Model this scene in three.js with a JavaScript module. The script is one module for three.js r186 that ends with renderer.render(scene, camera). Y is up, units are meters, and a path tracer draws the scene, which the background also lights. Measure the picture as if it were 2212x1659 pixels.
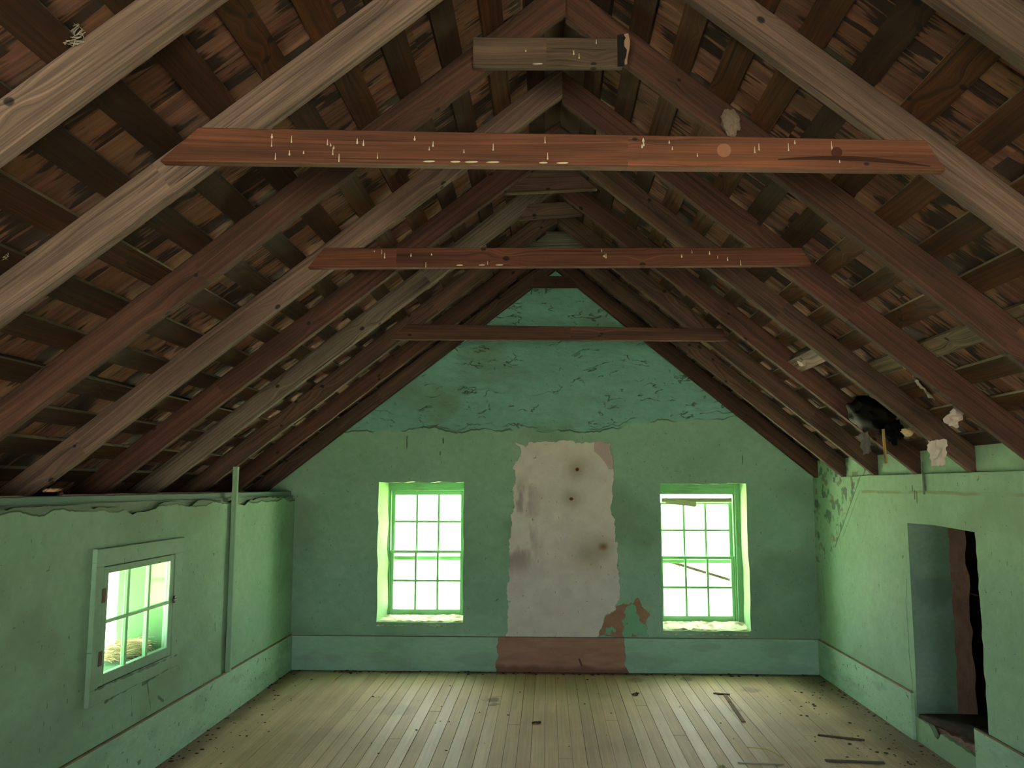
import * as THREE from 'three';
import { mergeGeometries, toCreasedNormals } from 'three/addons/utils/BufferGeometryUtils.js';

// ---------- camera, sky, exposure ----------
const scene = new THREE.Scene();
const camera = new THREE.PerspectiveCamera(49.48, 2212 / 1659, 0.05, 400);
camera.position.set(0, 1.6, 0);
camera.rotation.order = 'YXZ';
camera.rotation.set(THREE.MathUtils.degToRad(6.984), THREE.MathUtils.degToRad(2.4), 0);
scene.add(camera);
scene.background = new THREE.Color().setRGB(0.82, 0.78, 0.83);   // bright hazy sky
const sun = new THREE.DirectionalLight(new THREE.Color().setRGB(1, 0.93, 0.88), 10);   // high sun on the small window's side; it lights the ground outside
sun.position.set(-16, 36, 1); sun.castShadow = true; sun.shadow.camera.left = sun.shadow.camera.bottom = -20; sun.shadow.camera.right = sun.shadow.camera.top = 20; sun.shadow.camera.far = 90;
scene.add(sun, sun.target);
scene.backgroundIntensity = 1;
scene.environmentIntensity = 1;
const renderer = new THREE.WebGLRenderer();
renderer.toneMapping = THREE.LinearToneMapping;
renderer.toneMappingExposure = 22;
renderer.shadowMap.enabled = true;

// ---------- room measures (metres) ----------
const XL = -2.27, XR = 2.335, ZB = -7.485, ZR = 2.4;       // inner faces of the side walls, far gable, rear gable
const APEX = 0.0872, ML = 0.77, BL = 3.48, MR = 0.835, BR = 3.62;   // rafter undersides: y = BL + ML x  and  y = BR - MR x
const CL = Math.hypot(1, ML), CR = Math.hypot(1, MR), RD = 0.125;    // rafter depth

// ---------- helpers ----------
function rng(seed) { let a = seed >>> 0; return () => { a = (a + 0x6D2B79F5) | 0; let t = Math.imul(a ^ (a >>> 15), 1 | a); t = (t + Math.imul(t ^ (t >>> 7), 61 | t)) ^ t; return ((t ^ (t >>> 14)) >>> 0) / 4294967296; }; }
const perm = new Uint8Array(512); { const r = rng(77); const p = [...Array(256).keys()]; for (let i = 255; i > 0; i--) { const j = Math.floor(r() * (i + 1)); [p[i], p[j]] = [p[j], p[i]]; } for (let i = 0; i < 512; i++) perm[i] = p[i & 255]; }
function vn(x, y) { const ix = Math.floor(x), iy = Math.floor(y), fx = x - ix, fy = y - iy, u = fx * fx * (3 - 2 * fx), v = fy * fy * (3 - 2 * fy); const a = perm[ix & 255], b = perm[(ix + 1) & 255], y0 = iy & 255, y1 = (iy + 1) & 255; const p = perm[a + y0], q = perm[b + y0], r = perm[a + y1], s = perm[b + y1]; return ((p + (q - p) * u) * (1 - v) + (r + (s - r) * u) * v) / 255; }
function fbm(x, y, o = 4) { let s = 0, a = 0.5, n = 0; for (let i = 0; i < o; i++) { s += a * vn(x, y); n += a; a *= 0.5; x = x * 2.03 + 17.3; y = y * 2.03 + 9.1; } return s / n; }
const ss = (a, b, x) => { const t = Math.min(1, Math.max(0, (x - a) / (b - a))); return t * t * (3 - 2 * t); };
const mixc = (a, b, t) => [a[0] + (b[0] - a[0]) * t, a[1] + (b[1] - a[1]) * t, a[2] + (b[2] - a[2]) * t];
function inPoly(P, x, y) { let c = false; for (let i = 0, j = P.length - 1; i < P.length; j = i++) { const [xi, yi] = P[i], [xj, yj] = P[j]; if ((yi > y) !== (yj > y) && x < ((xj - xi) * (y - yi)) / (yj - yi) + xi) c = !c; } return c; }
function segDist(x, y, a, b) { const dx = b[0] - a[0], dy = b[1] - a[1]; let t = ((x - a[0]) * dx + (y - a[1]) * dy) / (dx * dx + dy * dy); t = Math.min(1, Math.max(0, t)); return Math.hypot(x - a[0] - t * dx, y - a[1] - t * dy); }
function colorTex(w, h, fn, wrap = THREE.RepeatWrapping) {   // fn(u, v) -> [r, g, b] in sRGB 0..255
  const d = new Uint8Array(w * h * 4);
  for (let j = 0; j < h; j++) for (let i = 0; i < w; i++) { const c = fn((i + 0.5) / w, (j + 0.5) / h), k = (j * w + i) * 4; d[k] = Math.min(255, Math.max(0, c[0])); d[k + 1] = Math.min(255, Math.max(0, c[1])); d[k + 2] = Math.min(255, Math.max(0, c[2])); d[k + 3] = 255; }
  const t = new THREE.DataTexture(d, w, h); t.colorSpace = THREE.SRGBColorSpace; t.magFilter = THREE.LinearFilter; t.minFilter = THREE.LinearMipmapLinearFilter; t.generateMipmaps = true; t.wrapS = t.wrapT = wrap; t.needsUpdate = true; return t;
}
function greyTex(w, h, fn, wrap = THREE.RepeatWrapping) {
  const t = colorTex(w, h, (u, v) => { const g = fn(u, v) * 255; return [g, g, g]; }, wrap); t.colorSpace = THREE.NoColorSpace; return t;
}
const std = (o) => new THREE.MeshStandardMaterial({ roughness: 0.9, ...o });
const taken = {};
function numbered(n) { const k = taken[n] = (taken[n] ?? -1) + 1; return k ? n + '_' + String(k).padStart(3, '0') : n; }
function part(name, geo, mat, parent) { const m = new THREE.Mesh(geo, mat); m.name = parent === scene ? numbered(name) : numberedIn(name, parent); m.castShadow = m.receiveShadow = true; parent.add(m); return m; }
function numberedIn(n, p) { p.userData.__n ??= {}; const k = p.userData.__n[n] = (p.userData.__n[n] ?? -1) + 1; return k ? n + '_' + String(k).padStart(3, '0') : n; }
function tag(o, label, category, group) { o.userData.label = label; o.userData.category = category; if (group) o.userData.group = group; return o; }
function thing(name, label, category, pos = [0, 0, 0], group) { const o = new THREE.Group(); o.name = numbered(name); o.position.set(...pos); scene.add(o); return tag(o, label, category, group); }
function struct(name, geo, mat) { const m = geo ? new THREE.Mesh(geo, mat) : new THREE.Group(); m.name = numbered(name); m.castShadow = m.receiveShadow = true; m.userData.kind = 'structure'; scene.add(m); return m; }

// loft: rings of equal length (arrays of [x, y, z]); caps at both ends; uv: u along, v round the ring, in metres over `scale`
function loft(rings, su = 2.4, sv = 0.3, ou = 0, ov = 0) {
  const P = [], U = [], n = rings[0].length, tri = (a, b, c, ua, ub, uc) => { P.push(...a, ...b, ...c); U.push(...ua, ...ub, ...uc); };
  const d = (a, b) => Math.hypot(a[0] - b[0], a[1] - b[1], a[2] - b[2]);
  const per = [0]; for (let i = 0; i < n; i++) per.push(per[i] + d(rings[0][i], rings[0][(i + 1) % n]));
  const cen = (r) => r.reduce((s, p) => [s[0] + p[0] / n, s[1] + p[1] / n, s[2] + p[2] / n], [0, 0, 0]);
  const C = rings.map(cen), len = [0]; for (let k = 1; k < rings.length; k++) len.push(len[k - 1] + d(C[k], C[k - 1]));
  const ax = C[C.length - 1].map((v, i) => v - C[0][i]), L = Math.hypot(...ax) || 1; ax.forEach((v, i) => (ax[i] = v / L));
  const along = (p) => (p[0] - C[0][0]) * ax[0] + (p[1] - C[0][1]) * ax[1] + (p[2] - C[0][2]) * ax[2];
  const uv = (p, i) => [along(p) / su + ou, per[i] / sv + ov];
  for (let k = 0; k + 1 < rings.length; k++) for (let i = 0; i < n; i++) { const j = (i + 1) % n, a = rings[k][i], b = rings[k][j], c = rings[k + 1][j], e = rings[k + 1][i]; tri(a, b, c, uv(a, i), uv(b, i + 1), uv(c, i + 1)); tri(a, c, e, uv(a, i), uv(c, i + 1), uv(e, i)); }
  const cap = (r, c, flip, o) => { for (let i = 0; i < n; i++) { const j = (i + 1) % n, a = r[i], b = r[j]; const q = (p) => [o + (p[0] - c[0] + (p[2] - c[2])) * 0.1, (p[1] - c[1]) / sv]; flip ? tri(c, b, a, q(c), q(b), q(a)) : tri(c, a, b, q(c), q(a), q(b)); } };
  cap(rings[0], C[0], true, ou); cap(rings[rings.length - 1], C[C.length - 1], false, ou + 0.3);
  const g = new THREE.BufferGeometry(); g.setAttribute('position', new THREE.Float32BufferAttribute(P, 3)); g.setAttribute('uv', new THREE.Float32BufferAttribute(U, 2)); g.computeVertexNormals();
  return g;
}
// make sure a loft's faces look outward (signed volume)
function outward(g) {
  const p = g.attributes.position.array, uv = g.attributes.uv.array; let v = 0;
  for (let i = 0; i < p.length; i += 9) v += p[i] * (p[i + 4] * p[i + 8] - p[i + 5] * p[i + 7]) - p[i + 1] * (p[i + 3] * p[i + 8] - p[i + 5] * p[i + 6]) + p[i + 2] * (p[i + 3] * p[i + 7] - p[i + 4] * p[i + 6]);
  if (v < 0) { for (let i = 0; i < p.length; i += 9) for (let c = 0; c < 3; c++) { const t = p[i + 3 + c]; p[i + 3 + c] = p[i + 6 + c]; p[i + 6 + c] = t; } for (let i = 0; i < uv.length; i += 6) for (let c = 0; c < 2; c++) { const t = uv[i + 2 + c]; uv[i + 2 + c] = uv[i + 4 + c]; uv[i + 4 + c] = t; } g.computeVertexNormals(); }
  return g;
}
// chamfered bar: centre, half sizes along its three axes; local axis `a` (0, 1, 2) is the grain
function bar(x0, x1, y0, y1, z0, z1, a = 0, ch = 0.003, ou = 0, ov = 0, steps = 1, wob = 0, seed = 1) {
  const lo = [x0, y0, z0], hi = [x1, y1, z1], b = (a + 1) % 3, c = (a + 2) % 3, r = rng(seed * 131 + 7);
  const rings = [];
  for (let k = 0; k <= steps; k++) {
    const t = lo[a] + ((hi[a] - lo[a]) * k) / steps, dx = (r() - 0.5) * wob, dy = (r() - 0.5) * wob;
    const pr = [[lo[b] + ch, lo[c]], [hi[b] - ch, lo[c]], [hi[b], lo[c] + ch], [hi[b], hi[c] - ch], [hi[b] - ch, hi[c]], [lo[b] + ch, hi[c]], [lo[b], hi[c] - ch], [lo[b], lo[c] + ch]];
    rings.push(pr.map(([p, q]) => { const v = [0, 0, 0]; v[a] = t; v[b] = p + dx; v[c] = q + dy; return v; }));
  }
  return outward(loft(rings, 2.4, 0.3, ou, ov));
}
function box(x0, x1, y0, y1, z0, z1) { const g = new THREE.BoxGeometry(x1 - x0, y1 - y0, z1 - z0); g.translate((x0 + x1) / 2, (y0 + y1) / 2, (z0 + z1) / 2); return g; }
function worldUV(g, fn) { const p = g.attributes.position, u = g.attributes.uv; for (let i = 0; i < p.count; i++) { const [a, b] = fn(p.getX(i), p.getY(i), p.getZ(i)); u.setXY(i, a, b); } return g; }
function faceUV(g, fn, axis) { const p = g.attributes.position, n = g.attributes.normal, u = g.attributes.uv; for (let i = 0; i < p.count; i++) { const x = p.getX(i), y = p.getY(i), z = p.getZ(i), k = Math.abs(n.getComponent(i, axis)); const [a, b] = k > 0.6 ? fn(x, y, z) : [(x + z) / 1.3, (Math.abs(n.getY(i)) > 0.6 ? x - z : y) / 1.3]; u.setXY(i, a, b); } return g; }
const clean = (gs) => mergeGeometries(gs.map((g) => { const q = g.index ? g.toNonIndexed() : g; for (const k of Object.keys(q.attributes)) if (!['position', 'normal', 'uv'].includes(k)) q.deleteAttribute(k); return q; }));

// ---------- wood ----------
function woodFn(seed, knots) {
  const r = rng(seed), K = []; for (let i = 0; i < knots; i++) K.push([r() * 2.4, r() * 0.3, 0.008 + r() * 0.012]);
  return (u, v) => {
    const x = u * 2.4; let y = v * 0.3, kd = 0;
    const edge = Math.min(u, 1 - u, v, 1 - v);
    for (const [kx, ky, kr] of K) { const dx = (x - kx) / 2.4, dy = y - ky, d = Math.hypot(dx * 2.4 / 1.7, dy); const e = Math.exp(-(d * d) / (kr * kr * 6)); y += dy * e * 1.6; kd = Math.max(kd, 1 - ss(kr * 0.55, kr, Math.hypot(dx * 2.4, dy))); }
    const w = (fbm(x * 1.1 + seed, y * 4, 3) - 0.5) * 0.05, ring = fbm(x * 0.9 + seed * 3, (y + w) * 95, 3), fine = fbm(x * 7 + seed, (y + w) * 420, 2), blot = fbm(x * 2.5 + seed * 5, y * 9, 4), cath = Math.abs(((y + w * 1.4) * 34 + fbm(x * 0.7, y * 3, 2) * 2.2) % 1 - 0.5) * 2;
    let g = 0.66 + (ring - 0.5) * 0.34 + (fine - 0.5) * 0.2 + (blot - 0.5) * 0.36 - ss(0.75, 1, cath) * 0.06 - kd * 0.4;
    const crack = ss(0.78, 0.86, fbm(x * 1.3 + seed * 2, y * 130, 2)) * 0.25;
    g -= crack * ss(0.0, 0.02, edge);
    return Math.max(0.08, g);
  };
}
const woodMaps = [11, 23, 37].map((s) => { const f = woodFn(s, 5); return { map: colorTex(1536, 192, (u, v) => { const g = f(u, v); return [g * 255, g * 250, g * 240]; }), bump: null, f }; });
const woodBump = greyTex(1024, 192, (u, v) => 0.5 + (woodMaps[0].f(u, v) - 0.6) * 0.8);
const wood = (hex, k = 0, bump = 0.0012, rough = 0.86) => std({ color: hex, map: woodMaps[k].map, bumpMap: woodBump, bumpScale: bump, roughness: rough });
const W = {
  pale: wood(0xbca29c, 0, 0.002), pale2: wood(0xaa8e86, 1, 0.002), greypale: wood(0xa2948a, 2, 0.002), red: wood(0x7e584c, 1), red2: wood(0x775046, 2), brown: wood(0x7e6456, 0), dark: wood(0x6c4c40, 1), tie: wood(0xaa6a50, 1, 0.0006, 0.7), tie2: wood(0x8c5644, 2, 0.0008), grey: wood(0x8e786c, 0, 0.003),
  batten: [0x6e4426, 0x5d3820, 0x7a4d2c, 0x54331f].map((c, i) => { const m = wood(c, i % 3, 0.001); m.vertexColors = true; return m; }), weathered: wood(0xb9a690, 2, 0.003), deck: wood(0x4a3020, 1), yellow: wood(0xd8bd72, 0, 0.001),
};

// ---------- walls ----------
const GREEN = [136, 180, 152], GREEN2 = [118, 176, 160], DARK = [62, 78, 62], BARE = [214, 212, 204], BROWN = [150, 116, 94];
const paint = (u, v, base) => { const b = fbm(u * 2.2, v * 2.2, 4) - 0.5, f = fbm(u * 26, v * 26, 3) - 0.5, k = 1 + b * 0.16 + f * 0.1; return [base[0] * k, base[1] * (1 + b * 0.1 + f * 0.08), base[2] * k]; };
const PATCH = [[-0.275, 2.0], [-0.2, 1.955], [-0.16, 1.99], [0.572, 1.992], [0.582, 1.4], [0.612, 0.98], [0.622, 0.64], [0.585, 0.55], [0.51, 0.47], [0.44, 0.29], [-0.36, 0.285], [-0.352, 0.55], [-0.345, 0.99], [-0.31, 1.3], [-0.3, 1.76], [-0.225, 1.9]];
const PEEL = [[0.45, 0.3], [0.5, 0.44], [0.585, 0.55], [0.66, 0.585], [0.74, 0.582], [0.79, 0.642], [0.84, 0.54], [0.875, 0.48], [0.85, 0.38], [0.83, 0.3]];
const CRACK = [[-2.0, 2.09], [-1.7, 2.115], [-1.42, 2.1], [-1.1, 2.12], [-0.8, 2.09], [-0.5, 2.1], [-0.3, 2.085], [-0.2, 2.12], [-0.05, 2.085], [0.1, 2.1], [0.32, 2.09], [0.55, 2.11], [0.75, 2.15], [1.0, 2.18], [1.3, 2.19], [1.6, 2.21], [1.9, 2.2]];
const crackY = (x) => { for (let i = 0; i + 1 < CRACK.length; i++) if (x >= CRACK[i][0] && x <= CRACK[i + 1][0]) { const t = (x - CRACK[i][0]) / (CRACK[i + 1][0] - CRACK[i][0]); return CRACK[i][1] + (CRACK[i + 1][1] - CRACK[i][1]) * t; } return 2.1; };
const SPOTS = [[0.268, 1.747, 0.017, 0.1], [0.213, 1.487, 0.015, 0.08], [0.49, 1.07, 0.03, 0.09], [0.36, 1.0, 0.01, 0.12]];
const roughUp = (x, y) => { const wx = (fbm(x * 3, y * 3, 3) - 0.5) * 0.4; return fbm(x * 5 + wx, y * 12 + wx * 2, 6); };
const fleck = (x, y) => { const wx = fbm(x * 4 + 5, y * 4, 3) - 0.5, r = Math.abs(fbm(x * 5 + wx * 1.5, y * 16 + wx * 3, 5) - 0.5) * 2; return (1 - ss(0.0, 0.05, r)) * ss(0.5, 0.62, fbm(x * 7 + 31, y * 13 + 4, 3)); };
const XB0 = -2.95, XBW = 5.9, YB0 = -0.1, YBW = 3.9;
const backMap = colorTex(2048, 1354, (u, v) => {
  const x = XB0 + u * XBW, y = YB0 + v * YBW, jag = (fbm(x * 14, y * 14, 4) - 0.5) * 0.07, jx = x + jag, jy = y + (fbm(x * 15 + 40, y * 15, 4) - 0.5) * 0.06;
  const cy = crackY(x) + (fbm(x * 9, 3, 4) - 0.5) * 0.06, up = ss(-0.015, 0.02, y - cy);
  let c = paint(x, y, mixc(GREEN, GREEN2, up));
  c = mixc(c, [100, 128, 100], ss(0.5, 0.75, fbm(x * 1.3 + 9, y * 1.6, 4)) * 0.45);
  if (up > 0.01) { c = mixc(c, DARK, fleck(x, y) * 0.8 * up); c = mixc(c, [96, 112, 84], ss(0.55, 0.75, fbm(x * 2.1, y * 2.6 + 8, 4)) * 0.28 * up); }
  const cd = Math.abs(y - cy); c = mixc(c, [52, 66, 56], (1 - ss(0.0, 0.002 + 0.014 * fbm(x * 6, 1, 2), cd)) * ss(0.35, 0.5, fbm(x * 4, 7, 3)) * (Math.abs(x) < 2 ? 0.8 : 0));
  const cd2 = Math.abs(y - cy - 0.04 - (fbm(x * 6, 13, 3) - 0.5) * 0.1); c = mixc(c, [58, 72, 60], (1 - ss(0.0, 0.008, cd2)) * ss(0.5, 0.6, fbm(x * 4.2 + 4, 5, 3)) * (Math.abs(x) < 2 ? 0.6 : 0));
  if (jx > -0.45 && jx < 0.95 && jy < 2.05 && jy > 0.2) {
    if (inPoly(PATCH, jx, jy)) {
      let b = BARE.map((q) => q * (0.97 + (fbm(x * 12, y * 12, 3) - 0.5) * 0.1));
      const smear = ss(0.42, 0.62, fbm(x * 9 + 3, y * 3.4 + 2, 4)) * (1 - ss(0.0, 0.28, x + 0.26)) * (ss(0.75, 0.95, y) * (1 - ss(1.5, 1.75, y)));
      b = mixc(b, [152, 138, 138], smear * 0.8);
      for (const [sx, sy, r, h] of SPOTS) { const d = Math.hypot(x - sx, (y - sy) * 1.0); b = mixc(b, [134, 128, 100], Math.exp(-(d * d) / (h * h)) * 0.55); }
      b = mixc(b, [96, 48, 32], Math.max(1 - ss(0.012, 0.019, Math.hypot(x - 0.268, y - 1.747)), 1 - ss(0.01, 0.017, Math.hypot((x - 0.213) * 0.8, y - 1.487))));
      b = mixc(b, [120, 84, 50], (1 - ss(0.0, 0.06, Math.hypot(x - 0.49, (y - 1.07) * 1.3))) * 0.8);
      if (x > 0.42 && y > 1.75 && Math.hypot((x - 0.2) / 0.36, (y - 1.6) / 0.36) > 1.05) b = mixc(b, [178, 158, 156], 0.8);
      if (x < -0.12 && y > 1.9) b = mixc(b, c, ss(0.0, 0.06, -0.12 - x) * 0.0);
      c = b;
    } else if (inPoly(PEEL, jx, jy)) {
      const g = ss(0.47, 0.52, fbm(x * 11 + 2, y * 8 + 6, 4) + 0.05 - 0.5 * Math.max(0, Math.hypot((x - 0.7) * 0.8, y - 0.38) - 0.06));
      c = mixc(BROWN.map((q) => q * (0.9 + fbm(x * 20, y * 20, 3) * 0.2)), [116, 176, 138], g);
    }
  }
  for (const [sx, sy, l, w] of [[-1.26, 2.06, 0.14, 0.006], [-0.93, 2.04, 0.07, 0.007], [-0.96, 1.92, 0.05, 0.006], [1.73, 1.88, 0.1, 0.004]]) c = mixc(c, [52, 58, 46], (1 - ss(w * 0.4, w, Math.abs(x - sx + (fbm(y * 30, 2, 2) - 0.5) * 0.015))) * ss(0, 0.02, sy - y) * (1 - ss(l * 0.7, l, sy - y)) * 0.8);
  const dot = vn(x * 60 + 11, y * 60); if (dot > 0.965) c = mixc(c, [70, 88, 68], 0.45);
  return c;
}, THREE.ClampToEdgeWrapping);
const backBump = greyTex(2048, 1354, (u, v) => {
  const x = XB0 + u * XBW, y = YB0 + v * YBW, cy = crackY(x) + (fbm(x * 9, 3, 4) - 0.5) * 0.06, up = ss(-0.02, 0.02, y - cy);
  const jag = (fbm(x * 14, y * 14, 4) - 0.5) * 0.07, jx = x + jag, jy = y + (fbm(x * 15 + 40, y * 15, 4) - 0.5) * 0.06;
  let h = 0.4 + (fbm(x * 1.5, y * 1.5, 3) - 0.5) * 0.14 + (fbm(x * 30, y * 30, 2) - 0.5) * 0.015 + up * (0.03 + (roughUp(x, y) - 0.5) * 0.45 - fleck(x, y) * 0.12);
  if (jx > -0.45 && jx < 0.95 && jy < 2.05 && jy > 0.2 && (inPoly(PATCH, jx, jy) || inPoly(PEEL, jx, jy))) h -= 0.05;
  return Math.min(1, Math.max(0, h));
}, THREE.ClampToEdgeWrapping);
const backMat = std({ map: backMap, bumpMap: backBump, bumpScale: 0.07, roughness: 0.88 });
const plasterFine = greyTex(512, 512, (u, v) => { const a = Math.PI * 2, x = u, y = v; return 0.5 + (fbm(x * 16, y * 16, 4) - 0.5) * 0.6; });
const revealMap = colorTex(512, 512, (u, v) => paint(u * 2.5, v * 2.5, [140, 184, 128]));
const revealMat = std({ map: revealMap, bumpMap: plasterFine, bumpScale: 0.006 });
const greenTrim = std({ map: colorTex(512, 512, (u, v) => { const c = paint(u * 3, v * 3, [112, 168, 122]); return mixc(c, [84, 104, 80], ss(0.62, 0.75, fbm(u * 9, v * 9, 4)) * 0.4); }), roughness: 0.6 });
const greenSash = std({ color: 0x86c48c, roughness: 0.5 });
const innerMat = std({ color: 0x5a4a3c });

function wobbleRect(x0, x1, y0, y1, seed, amp = 0.008, n = 10) {
  const r = rng(seed), P = []; const E = [[x0, y0, x1, y0], [x1, y0, x1, y1], [x1, y1, x0, y1], [x0, y1, x0, y0]];
  for (const [a, b, c, d] of E) for (let i = 0; i < n; i++) { const t = i / n, k = i ? amp : 0; P.push([a + (c - a) * t + (r() - 0.5) * k, b + (d - b) * t + (r() - 0.5) * k]); }
  return P;
}
const pathOf = (P) => { const p = new THREE.Path(); P.forEach(([a, b], i) => (i ? p.lineTo(a, b) : p.moveTo(a, b))); p.closePath(); return p; };
const shapeOf = (P) => new THREE.Shape(P.map(([a, b]) => new THREE.Vector2(a, b)));
const roofY = (x, up = RD) => (x < APEX ? BL + up * CL + ML * x : BR + up * CR - MR * x);
const OPEN1 = [-1.51, -0.745, 0.412, 1.636], OPEN2 = [0.999, 1.753, 0.356, 1.622];
{ // far gable
  const s = shapeOf([[-2.9, -0.3], [2.9, -0.3], [2.9, roofY(2.9, 0.172)], [APEX, roofY(APEX, 0.172)], [-2.9, roofY(-2.9, 0.172)]]);
  s.holes.push(pathOf(wobbleRect(...OPEN1, 5, 0.012)), pathOf(wobbleRect(...OPEN2, 6, 0.012)));
  const g = new THREE.ExtrudeGeometry(s, { depth: 0.42, bevelEnabled: false }); g.translate(0, 0, ZB - 0.42);
  const p = g.attributes.position;
  for (let i = 0; i < p.count; i++) { const x = p.getX(i), y = p.getY(i); if (p.getZ(i) < ZB - 0.2) { const in1 = x < -0.6 && x > -1.6 && y > 0.3 && y < 1.75; if (in1) { if (x < -1.48) p.setX(i, x + 0.07); if (x > -0.78) p.setX(i, x - 0.02); } } }
  g.computeVertexNormals();
  faceUV(g, (x, y) => [(x - XB0) / XBW, (y - YB0) / YBW], 2);
  struct('wall_back', g, [backMat, revealMat]);
}
const toLeft = new THREE.Matrix4().makeBasis(new THREE.Vector3(0, 0, 1), new THREE.Vector3(0, 1, 0), new THREE.Vector3(-1, 0, 0));
const toRight = new THREE.Matrix4().makeBasis(new THREE.Vector3(0, 0, -1), new THREE.Vector3(0, 1, 0), new THREE.Vector3(1, 0, 0));
const speck = (c, z, y) => { const d = vn(z * 55 + 3, y * 55 + 21); return d > 0.96 ? mixc(c, [72, 92, 72], 0.5) : c; };
const leftMap = colorTex(2048, 768, (u, v) => {
  const z = -7.5 + u * 4.5, y = v * 1.6; let c = paint(z, y, [146, 186, 156]);
  c = mixc(c, [120, 140, 112], ss(0.5, 0.75, fbm(z * 1.1, y * 2, 4)) * 0.45);
  const ed = 1.495 - y - (fbm(z * 6, 3, 4) - 0.2) * 0.05; c = mixc(c, [104, 128, 110], (1 - ss(-0.004, 0.006, ed)) * 0.8);
  const e2 = Math.abs(ed - 0.0); c = mixc(c, [60, 70, 62], (1 - ss(0.001, 0.006, e2)) * ss(0.35, 0.55, fbm(z * 4 + 9, 1, 2)) * 0.8);
  for (const [za, ya, zb, yb, w, k] of [[-5.12, 0.585, -4.2, 0.595, 0.006, 0.6], [-4.35, 0.50, -4.62, 0.52, 0.012, 0.7], [-4.75, 0.5, -5.0, 0.52, 0.012, 0.7], [-4.62, 0.5, -4.64, 0.36, 0.004, 0.5], [-4.8, 0.5, -4.86, 0.34, 0.004, 0.6], [-4.95, 0.38, -5.02, 0.34, 0.01, 0.6], [-5.75, 0.72, -5.76, 0.62, 0.006, 0.5], [-7.15, 1.3, -7.1, 0.7, 0.003, 0.5]]) {
    const d = segDist(z, y, [za, ya], [zb, yb]) + (fbm(z * 20, y * 20, 3) - 0.5) * 0.02; c = mixc(c, [66, 82, 66], (1 - ss(w * 0.3, w, d)) * k);
  }
  c = mixc(c, [120, 140, 96], ss(0.6, 0.8, fbm(z * 2, y * 2 + 30, 3)) * (1 - ss(0.2, 0.6, y)) * 0.5);
  return speck(c, z, y);
}, THREE.MirroredRepeatWrapping);
const sideBump = greyTex(1024, 512, (u, v) => 0.5 + (fbm(u * 10, v * 5, 3) - 0.5) * 0.5 + (fbm(u * 60, v * 30, 3) - 0.5) * 0.12, THREE.MirroredRepeatWrapping);
const leftMat = std({ map: leftMap, bumpMap: sideBump, bumpScale: 0.02 });
const leftUV = (x, y, z) => [(z + 7.5) / 4.5, y / 1.6];
const WIN3 = [-5.0, -4.25, 0.63, 1.18];
{ // knee wall on the small window's side, its plaster broken off in a ragged line at the top
  const r = rng(9), top = []; for (let z = ZR; z > -7.6; z -= 0.045) { const d = Math.pow(fbm(z * 4.2, 3, 4), 3) * 0.1 + (r() < 0.06 ? 0.012 : 0); top.push([z, 1.51 - d + (r() - 0.5) * 0.008]); }
  const s = shapeOf([[-7.9, -0.3], [ZR + 0.4, -0.3], [ZR + 0.4, 1.5], ...top, [-7.9, 1.5]]);
  s.holes.push(pathOf([[WIN3[0], WIN3[2]], [WIN3[1], WIN3[2]], [WIN3[1], WIN3[3]], [WIN3[0], WIN3[3]]]));
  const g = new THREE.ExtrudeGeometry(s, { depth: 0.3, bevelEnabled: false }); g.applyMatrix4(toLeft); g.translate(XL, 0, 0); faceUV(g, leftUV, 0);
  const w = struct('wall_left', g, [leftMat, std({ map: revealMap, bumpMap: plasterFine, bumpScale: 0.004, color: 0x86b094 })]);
  part('wall_core', worldUV(box(XL - 0.44, XL - 0.02, 1.38, 1.515, -7.9, ZR + 0.4), (x, y, z) => [z, x + y]), std({ color: 0x7c9080, bumpMap: plasterFine, bumpScale: 0.01 }), w);
  part('wall_plate', bar(XL - 0.12, XL - 0.035, 1.497, 1.553, -7.48, ZR, 2, 0.004), std({ color: 0x6c8c80, roughness: 0.8 }), w);
  for (const [z0, z1, y] of [[-7.9, -4.58, 1.62], [-4.58, -4.39, 1.546], [-4.39, ZR + 0.4, 1.62]]) part('eave_board', bar(XL - 0.5, XL - 0.46, 1.2, y, z0, z1, 2, 0.002), W.deck, w);   // daylight shows through one gap
}
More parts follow.
